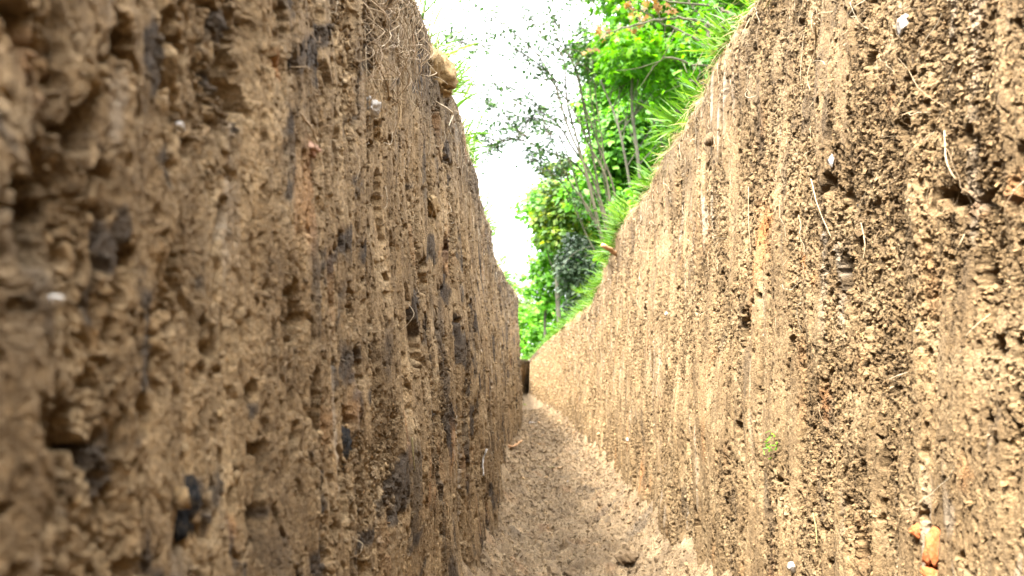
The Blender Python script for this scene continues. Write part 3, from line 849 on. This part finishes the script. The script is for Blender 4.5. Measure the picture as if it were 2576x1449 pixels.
lv, lt = star_leaf(.03)
p = floor_at(1321, 1021)
mb = MB(); mb.add(lv, None, lt, .9)
o = mb.build('fallen_leaf', M_YELLOW); o.location = tuple(p + [0, 0, .02]); o.rotation_euler = (.6, .2, .4)
tag(o, 'yellow green fallen leaf on the far trench floor', 'leaf')
d_, z_ = on_wall(1957, 1113, 1)
mb = MB(); n = 26
add_blades(mb, RNG.normal(0, .003, (n, 3)) + np.stack([np.zeros(n), np.linspace(-.004, .004, n), np.linspace(.006, -.006, n)], -1), unit(RNG.normal((-.6, 0, 0), .7, (n, 3))), RNG.uniform(.002, .005, n), RNG.uniform(.0008, .0016, n), RNG.normal(0, .2, (n, 3)))
o = mb.build('moss_sprig', M_LIME); o.location = tuple(surf(np.array([d_]), np.array([z_]), 1)[0] - [.002, 0, 0])
tag(o, 'tiny lime green moss sprig on the lower right bank', 'moss')

# ------------------------------------------------------------------ trees
LEAF4 = (np.array([(0, 0, 0), (.34, .5, .07), (0, 1, -.05), (-.34, .5, .07), (0, .45, 0)]), np.array([(0, 1, 4), (1, 2, 4), (2, 3, 4), (3, 0, 4)]))
MAPLE = star_leaf(.62)


def add_leaves(mb, pos, size, nrm, tmpl, rnd=None, droop=.4):
    n = len(pos)
    nrm = unit(nrm)
    a = np.cross(nrm, RNG.normal(size=(n, 3))); a = unit(a)
    a[:, 2] -= droop * RNG.uniform(0, 1, n); a = unit(a)
    x = unit(np.cross(a, nrm)); nz = np.cross(x, a)
    bv, bt = tmpl
    v = size[:, None, None] * (bv[None, :, 0:1] * x[:, None, :] + bv[None, :, 1:2] * a[:, None, :] + bv[None, :, 2:3] * nz[:, None, :]) + pos[:, None, :]
    t = (bt[None] + (np.arange(n) * len(bv))[:, None, None]).reshape(-1, 3)
    r = RNG.uniform(0, 1, n) if rnd is None else rnd
    mb.add(v.reshape(-1, 3), None, t, np.repeat(r, len(bv)))


def crown_clumps(mb, tw, clumps, leaf, per_area, tmpl, root):
    """each clump: centre, radius -> tiers of leaves on a bulging shell with gaps, and a limb reaching it"""
    for (c, r) in clumps:
        c = np.asarray(c, float)
        n = max(30, int(per_area * (r / leaf) ** 2))
        dirs = unit(RNG.normal(size=(n, 3)))
        rr = r * RNG.beta(3.2, 1.3, n)
        lob = 1 + .38 * pn(dirs[:, 0] * 2.3 + c[0], dirs[:, 2] * 2.3 + dirs[:, 1] * 1.4, int(abs(c[2]) * 91) + 5)
        pos = c + dirs * (rr * lob)[:, None] * np.array([1.08, 1.0, .82])
        nrm = dirs * .55 + np.array([0, -.1, .75]) + RNG.normal(0, .35, (n, 3))
        add_leaves(mb, pos, leaf * RNG.uniform(.65, 1.25, n), nrm, tmpl)
        for _ in range(3):
            e = c + unit(RNG.normal(size=(1, 3)))[0] * r * .7
            b = c * .75 + np.asarray(root) * .25
            add_tube(tw, smooth_path([b, (b + e) / 2 + RNG.normal(0, r * .12, 3), e], 6), np.linspace(.018, .005, 6) * max(r, .3), 4, .5, False)


def make_tree(name, base, trunk_paths, clumps, leaf, dens, tmpl, lm, bm, label, cat='tree', rad=.1, group='trees behind the right bank', limbs=True):
    base = np.asarray(base, float)
    root = empty(name, base, label, cat, group)
    tr = MB(); cr = MB()
    top = None
    for i, path in enumerate(trunk_paths):
        path = np.asarray(path, float) - base
        p = smooth_path(path, 20)
        add_tube(tr, p, np.linspace(rad, rad * .45, 20) * (1 if i == 0 else .7), 9, .5)
        top = p[-1] if top is None else top
    loc = [(np.asarray(c) - base, r) for c, r in clumps]
    if limbs:
        for c, r in loc:
            k = min(len(trunk_paths) - 1, int(RNG.integers(0, len(trunk_paths))))
            p = smooth_path(np.asarray(trunk_paths[k], float) - base, 20)
            s0 = p[int(RNG.integers(9, 20))]
            add_tube(tr, smooth_path([s0, (s0 + c) / 2 + np.array([0, 0, .1 * r]) + RNG.normal(0, .06, 3), c], 8), np.linspace(rad * .22, rad * .08, 8), 6, .5, False)
    crown_clumps(cr, tr, loc, leaf, dens, tmpl, top * .8)
    tr.build('trunk', bm, root, True); cr.build('crown', lm, root)
    return root


def ground(x, d):
    return np.array([x, d, .57])


def clump_field(us, vs, ds, n, rpx):
    out = []
    for _ in range(n):
        d = RNG.uniform(*ds); out.append((W(RNG.uniform(*us), RNG.uniform(*vs), d), RNG.uniform(*rpx) / F * d))
    return out


def simple_tree(name, u, d, clumps, leaf, dens, lm, bm, label, cat, rad, tmpl=LEAF4, top=None, group='trees behind the right bank'):
    b = ground((u - U0) / F * d, d)
    t = top if top is not None else np.mean([c for c, r in clumps], 0)
    return make_tree(name, b, [[b, (b + t) / 2 + RNG.normal(0, .05, 3), t]], clumps, leaf, dens, tmpl, lm, bm, label, cat, rad, group)




# bright maple
bD = 7.2
cl = [(W(u, v, bD + dd), r / F * bD) for (u, v, dd, r) in [
    (1555, 165, 0, 62), (1600, 120, -.3, 70), (1660, 165, 0, 75), (1725, 130, -.2, 75), (1590, 215, .2, 52), (1680, 230, .3, 60), (1640, 60, .1, 75), (1570, 50, .3, 62),
    (1720, 40, 0, 75), (1800, 70, .2, 80), (1790, 160, .4, 75), (1850, 140, .6, 80), (1560, -40, .3, 70), (1650, -50, 0, 80), (1750, -60, .2, 90), (1850, -30, .4, 90),
    (1740, 215, .7, 60), (1620, 270, .8, 45), (1530, 105, .6, 42), (1900, 60, .8, 90), (1600, -150, .5, 110), (1780, -170, .5, 120), (1925, -100, .8, 110), (1505, 120, .9, 28)]]
bb = ground((1622 - U0) / F * bD, bD)
make_tree('maple_tree', bb, [[bb, W(1618, 560, bD), W(1605, 400, bD), W(1589, 255, bD), W(1600, 60, bD)], [W(1618, 700, bD), W(1590, 500, bD), W(1556, 320, bD), W(1512, 205, bD + .2)]],
          cl, .095, 34, MAPLE, M_MAPLE, M_BARK, 'bright green maple with full lobed leaves and slim grey trunks', rad=.025)

simple_tree('maple_tree', 1700, 9.2, clump_field((1500, 1930), (-160, 260), (8.8, 9.8), 34, (60, 90)), .12, 26, M_MAPLE, M_BARK, 'second bright maple filling in behind the lobed leaves of the first', 'tree', .05, MAPLE)
simple_tree('understory_shrub', 1640, 6.4, [(W(u, v, 6.4 + dd), r / F * 6.4) for (u, v, dd, r) in [(1600, 560, 0, 42), (1650, 500, .1, 45), (1565, 600, -.1, 36), (1700, 430, .2, 45), (1612, 490, .2, 36), (1560, 520, .3, 30), (1660, 560, 0, 45), (1720, 500, .1, 50), (1540, 650, 0, 36), (1590, 650, .1, 45)]],
            .085, 30, M_LIME, M_BARK, 'leafy lime green shrub at the foot of the slim maple trunks', 'shrub', .02)
# feathery tree of many thin stems leaning over the trench
fD = 8.6
fb = ground((1562 - U0) / F * fD, fD)
root = empty('feathery_tree', fb, 'airy many stemmed tree fanning to the left against the white sky', 'tree', 'trees behind the right bank')
tr = MB(); cr = MB()
stems = [[(1549, 507), (1505, 365), (1468, 255), (1450, 175), (1399, 84), (1385, -60)], [(1530, 470), (1483, 368), (1450, 292), (1406, 226), (1366, 182), (1322, 150)],
         [(1500, 470), (1436, 365), (1410, 321), (1366, 277), (1308, 233), (1242, 210), (1173, 219)], [(1480, 450), (1432, 328), (1392, 204), (1344, 128), (1293, 84), (1250, 47), (1200, 15)],
         [(1470, 420), (1428, 262), (1417, 146), (1377, 102), (1337, 47), (1310, -20)], [(1480, 330), (1447, 175), (1417, 109), (1399, 0), (1390, -60)],
         [(1510, 520), (1454, 419), (1399, 390), (1344, 364), (1297, 324), (1240, 330)], [(1530, 620), (1468, 510), (1425, 383), (1392, 313), (1363, 284), (1330, 300)],
         [(1500, 560), (1428, 448), (1392, 364), (1380, 330)], [(1406, 210), (1344, 153), (1272, 118), (1184, 113), (1132, 95)], [(1480, 600), (1420, 470), (1370, 420), (1340, 400)],
         [(1500, 330), (1480, 200), (1470, 80), (1460, -40)], [(1410, 321), (1360, 300), (1300, 290), (1235, 262)], [(1344, 364), (1290, 350), (1225, 372)], [(1520, 400), (1500, 250), (1490, 120), (1500, 0)]]
for si, st in enumerate(stems):
    dd0 = fD + RNG.uniform(-.5, .5)
    pts = [W(u, v, fD + (dd0 - fD) * min(1, .4 + k * .25)) - fb for k, (u, v) in enumerate(st)]
    if si < 9 or si in (10, 11, 14):
        pts = [np.array([RNG.normal(0, .06), RNG.normal(0, .06), 0]), W(1556, 740, fD) - fb + RNG.normal(0, .04, 3)] + pts
    p = smooth_path(pts, 44)
    add_tube(tr, p, np.linspace(.017 if si < 9 else .010, .003, 44), 6, .5, False)
    k0 = 16 if si < 9 else 12
    for k in range(k0, 44):
        for _ in range(2 if k > 26 else 1):
            if RNG.uniform() < .22: continue
            tdir = unit((p[min(k + 1, 43)] - p[k - 1])[None])[0]
            dv = unit((tdir * .8 + RNG.normal(0, .65, 3) + np.array([-.25, 0, -.05]))[None])[0]
            L = RNG.uniform(.12, .42)
            tw = smooth_path([p[k], p[k] + dv * L * .5 + [0, 0, .02], p[k] + dv * L - [0, 0, L * .22]], 7)
            add_tube(tr, tw, np.linspace(.0045, .0018, 7), 3, .5, False)
            nl = int(RNG.integers(6, 13))
            q = tw[RNG.integers(2, 7, nl)] + RNG.normal(0, .035, (nl, 3))
            add_leaves(cr, q, RNG.uniform(.032, .066, nl), np.array([0, -.25, 1]) + RNG.normal(0, .5, (nl, 3)), LEAF4)
for (u, v, su, sv, n) in [(1200, 112, 42, 14, 70), (1140, 97, 16, 8, 14), (1225, 228, 42, 13, 60), (1285, 250, 30, 14, 40), (1255, 292, 34, 10, 36), (1245, 345, 38, 20, 70), (1300, 330, 26, 18, 40),
                          (1345, 52, 18, 14, 24), (1412, 50, 22, 26, 50), (1440, 110, 20, 30, 50), (1250, 22, 22, 12, 28), (1390, 140, 26, 22, 44), (1335, 190, 34, 22, 40), (1365, 330, 24, 30, 60), (1285, 165, 24, 8, 16), (1260, 455, 10, 8, 8), (1345, 420, 12, 10, 30)]:
    c = W(u, v, fD + RNG.uniform(-.4, .4)) - fb
    q = c + RNG.normal(size=(n, 3)) * np.array([su, 40, sv]) / F * fD
    add_leaves(cr, q, RNG.uniform(.032, .066, n), np.array([0, -.25, 1]) + RNG.normal(0, .5, (n, 3)), LEAF4)
    for _ in range(4):
        e = c + RNG.normal(size=3) * np.array([su, 40, sv]) / F * fD
        add_tube(tr, smooth_path([c + [.12, 0, -.05], (c + e) / 2, e], 6), np.linspace(.005, .002, 6), 3, .5, False)
tr.build('trunk', M_DBARK, root, True); cr.build('crown', M_FEATHER, root)

# green wood behind the stems
simple_tree('broadleaf_tree', 1640, 11.5, clump_field((1480, 1720), (230, 480), (11, 12.4), 26, (50, 85)), .13, 40, M_GREEN, M_BARK, 'dark green broadleaf tree filling the gap behind the maple trunks', 'tree', .1)
simple_tree('broadleaf_tree', 1545, 13, clump_field((1440, 1590), (400, 720), (12.5, 13.6), 24, (45, 75)), .13, 40, M_GREEN, M_BARK, 'mid green broadleaf tree behind the dull grey green bush', 'tree', .1)
simple_tree('broadleaf_tree', 1800, 9.5, clump_field((1680, 1950), (170, 420), (9, 10.2), 22, (60, 95)), .10, 34, M_MAPLE, M_BARK, 'bright broadleaf tree low behind the right lip beside the maple', 'tree', .09)
simple_tree('turning_tree', 1415, 12, [(W(u, v, 12 + dd), r / F * 12) for (u, v, dd, r) in [(1400, 480, 0, 42), (1385, 540, .2, 46), (1430, 540, -.1, 45), (1372, 600, .2, 38), (1405, 600, -.2, 42), (1440, 480, .3, 40), (1420, 420, .3, 36), (1385, 430, .4, 26), (1455, 590, .2, 40), (1350, 560, .3, 20)]],
            .12, 46, M_YELLOW, M_BARK, 'yellowing small tree with orange flecks left of the dark bush', 'tree', .05)
simple_tree('grey_bush', 1445, 9.4, [(W(u, v, 9.4 + dd), r / F * 9.4) for (u, v, dd, r) in [(1440, 650, 0, 42), (1460, 620, .1, 36), (1425, 680, -.1, 36), (1465, 680, 0, 42), (1440, 720, 0, 40), (1480, 730, .1, 42), (1450, 770, .1, 40), (1440, 605, .2, 26), (1470, 800, .1, 45)]],
            .07, 42, M_DARK, M_DBARK, 'dull grey green bush standing dark among the lime shrubs', 'bush', .03)
simple_tree('lime_shrub', 1375, 12.5, [(W(u, v, 12.5 + dd), r / F * 12.5) for (u, v, dd, r) in [(1360, 660, 0, 34), (1390, 650, .1, 36), (1345, 690, .1, 26), (1375, 700, -.1, 38), (1400, 690, .1, 34), (1340, 730, 0, 30), (1370, 750, 0, 36), (1410, 740, .2, 36), (1420, 640, .4, 30)]],
            .11, 42, M_LIME, M_BARK, 'bright lime shrub between the sky gap and the dull bush', 'shrub', .03, MAPLE)
simple_tree('lime_shrub', 1390, 14.5, [(W(u, v, 14.5 + dd), r / F * 14.5) for (u, v, dd, r) in [(1350, 790, 0, 32), (1385, 780, .1, 36), (1420, 790, .1, 38), (1365, 830, -.1, 36), (1400, 830, .1, 36), (1340, 840, 0, 26), (1370, 870, 0, 32), (1440, 830, .1, 36), (1335, 880, .1, 22)]],
            .11, 42, M_LIME, M_BARK, 'low lime shrub just over the far right lip', 'shrub', .03, MAPLE)
simple_tree('turning_shrub', 1318, 19, [(W(u, v, 19 + dd), r / F * 19) for (u, v, dd, r) in [(1312, 770, 0, 20), (1330, 765, .1, 20), (1320, 800, 0, 24), (1312, 840, 0, 24), (1335, 820, .2, 20), (1318, 880, .1, 26), (1300, 800, .1, 16)]],
            .13, 45, M_YELLOW, M_BARK, 'small pale yellow green shrub at the far end of the trench', 'shrub', .03)
simple_tree('far_shrub', 1306, 24, [(W(u, v, 24 + dd), r / F * 24) for (u, v, dd, r) in [(1305, 690, 0, 13), (1318, 700, .1, 12), (1296, 720, 0, 12), (1310, 730, .2, 14), (1322, 740, 0, 16), (1300, 760, 0, 14), (1310, 790, 0, 18), (1318, 830, 0, 20)]],
            .15, 22, M_GREEN, M_BARK, 'tiny far green shrub against the sky beside the left bank', 'shrub', .04)
simple_tree('far_tree', 1560, 20, clump_field((1370, 1800), (480, 860), (19, 22), 30, (45, 80)), .2, 45, M_GREEN, M_BARK, 'dense far tree closing the view low behind the shrubs', 'tree', .14)

simple_tree('far_hedge', 1350, 17, [(W(u, v, 17 + dd), r / F * 17) for (u, v, dd, r) in [(1303, 800, 0, 20), (1318, 780, .2, 22), (1335, 800, 0, 24), (1312, 830, .1, 22), (1340, 840, .2, 26), (1310, 865, 0, 22), (1330, 875, .2, 24), (1360, 850, .3, 28), (1365, 800, .4, 28), (1320, 905, 0, 20), (1350, 900, .2, 24), (1395, 840, .4, 30), (1300, 840, 0, 18)]],
            .11, 40, M_LIME, M_BARK, 'bright far hedge closing the gap where the trench ends', 'hedge', .02, MAPLE)
# near overhanging branches with rusty leaves
nD = 4.2
nb = ground((1990 - U0) / F * nD, nD + .3)
root = empty('rusty_tree', nb, 'tree whose bare dark branches and rusty leaves overhang the top of the right lip', 'tree', 'trees behind the right bank')
tr = MB(); cr = MB(); cg = MB()
tp = [nb, W(1985, 300, nD + .3), W(1950, 120, nD + .2), W(1900, -60, nD)]
add_tube(tr, smooth_path([p - nb for p in tp], 16), np.linspace(.05, .022, 16), 8)
ends = []
for br in [[(1925, 60), (1833, 33), (1800, 18), (1709, 7), (1640, -8)], [(1950, 160), (1860, 150), (1785, 120), (1738, 91), (1672, 62), (1615, 27)], [(1950, 190), (1850, 180), (1764, 166), (1680, 146), (1640, 170)],
           [(1920, 20), (1811, 69), (1753, 29), (1720, -20)], [(1785, 120), (1770, 60), (1700, 45), (1600, 60), (1530, 85)], [(1950, 230), (1850, 215), (1760, 210), (1700, 195)], [(1900, -40), (1800, -30), (1700, -40), (1600, 5)]]:
    p = smooth_path([W(u, v, nD + RNG.uniform(-.15, .15)) - nb for (u, v) in br], 26)
    p = p + RNG.normal(0, .004, p.shape)
    add_tube(tr, p, np.linspace(.011, .003, 26), 6, .5, False); ends.append(p)
    for k in range(8, 26, 2):
        e = p[k] + RNG.normal(0, .09, 3)
        add_tube(tr, smooth_path([p[k], (p[k] + e) / 2 + RNG.normal(0, .01, 3), e], 6), np.linspace(.003, .0012, 6), 4, .5, False)
        nl = int(RNG.integers(2, 6))
        add_leaves(cg, e + RNG.normal(0, .05, (nl, 3)), RNG.uniform(.03, .055, nl), np.array([0, -.3, 1]) + RNG.normal(0, .6, (nl, 3)), LEAF4)
for (u, v, n, sp) in [(1600, 29, 13, 18), (1572, 10, 8, 12), (1645, 14, 8, 14), (1525, 95, 6, 12), (1590, 75, 3, 8), (1508, 70, 4, 8), (1490, 125, 4, 10), (1680, 20, 5, 10), (1620, 45, 8, 10)]:
    c = W(u, v, nD) - nb
    add_leaves(cr, c + RNG.normal(0, sp / F * nD, (n, 3)) * [1, .8, .8], RNG.uniform(.04, .065, n), np.array([0, -.8, .5]) + RNG.normal(0, .6, (n, 3)), MAPLE)
    e = min((p[k] for p in ends for k in range(12, 26)), key=lambda q: np.linalg.norm(q - c))
    add_tube(tr, smooth_path([e, (e + c) / 2 + RNG.normal(0, .01, 3), c], 6), np.linspace(.003, .0014, 6), 4, .5, False)
tr.build('trunk', M_DBARK, root, True); cg.build('crown', M_MAPLE, root)
o = cr.build('rusty_leaves', M_RUST, root)

# ------------------------------------------------------------------ light
sc = bpy.context.scene
SUN_EL, SUN_AZ = math.radians(55), math.radians(-138)   # azimuth from +Y towards +X: behind and to the left
wd = bpy.data.worlds.new('World'); sc.world = wd; wd.use_nodes = True
nt = wd.node_tree; bg = nt.nodes['Background']
sky = nt.nodes.new('ShaderNodeTexSky'); sky.sky_type = 'NISHITA'; sky.sun_disc = False
sky.sun_elevation = SUN_EL; sky.sun_rotation = SUN_AZ
sky.air_density = 1.0; sky.dust_density = 4.0; sky.ozone_density = 1.0
tc = nt.nodes.new('ShaderNodeTexCoord')
cl_ = ramp(nt, noise(nt, 2.2, 5, .55, tc.outputs['Generated']), [(.3, (9, 9.3, 9.8)), (.7, (14, 14, 14))])
sx = nt.nodes.new('ShaderNodeSeparateXYZ'); nt.links.new(tc.outputs['Generated'], sx.inputs[0])
ov = ramp(nt, sx.outputs['Z'], [(.0, (.30, .30, .30)), (.35, (.42, .42, .42)), (.7, (.9, .9, .9)), (1, (1.25, 1.25, 1.25))])   # an overcast sky is brightest overhead
nt.links.new(mix(nt, 1.0, mix(nt, .85, sky.outputs['Color'], cl_), ov, 'MULTIPLY'), bg.inputs['Color'])
bg.inputs['Strength'].default_value = .062
sl = bpy.data.lights.new('sun', 'SUN'); sl.energy = 1.5; sl.angle = math.radians(18); sl.color = (1, .94, .84)
so = bpy.data.objects.new('sun', sl); COL.objects.link(so)
sv = Vector((math.sin(SUN_AZ) * math.cos(SUN_EL), math.cos(SUN_AZ) * math.cos(SUN_EL), math.sin(SUN_EL)))
so.rotation_euler = sv.to_track_quat('Z', 'Y').to_euler(); so.location = (-3, -4, 8)

# ------------------------------------------------------------------ camera
cam = bpy.data.cameras.new('camera'); co = bpy.data.objects.new('camera', cam); COL.objects.link(co)
co.location = (0, 0, HC); co.rotation_euler = (math.pi / 2, 0, 0)
cam.sensor_width = 36; cam.lens = 36 * F / 2576
cam.shift_x = -(U0 - 1288) / 2576; cam.shift_y = (V0 - 724.5) / 2576
cam.clip_start = .005; cam.clip_end = 2000
cam.dof.use_dof = True; cam.dof.focus_distance = .62; cam.dof.aperture_fstop = 16.0
sc.camera = co
sc.view_settings.view_transform = 'Standard'; sc.view_settings.look = 'None'
sc.view_settings.exposure = 4.2; sc.view_settings.gamma = 1
sc.render.engine = 'CYCLES'
sc.cycles.use_denoising = True
sc.cycles.max_bounces = 6; sc.cycles.diffuse_bounces = 2; sc.cycles.transmission_bounces = 4
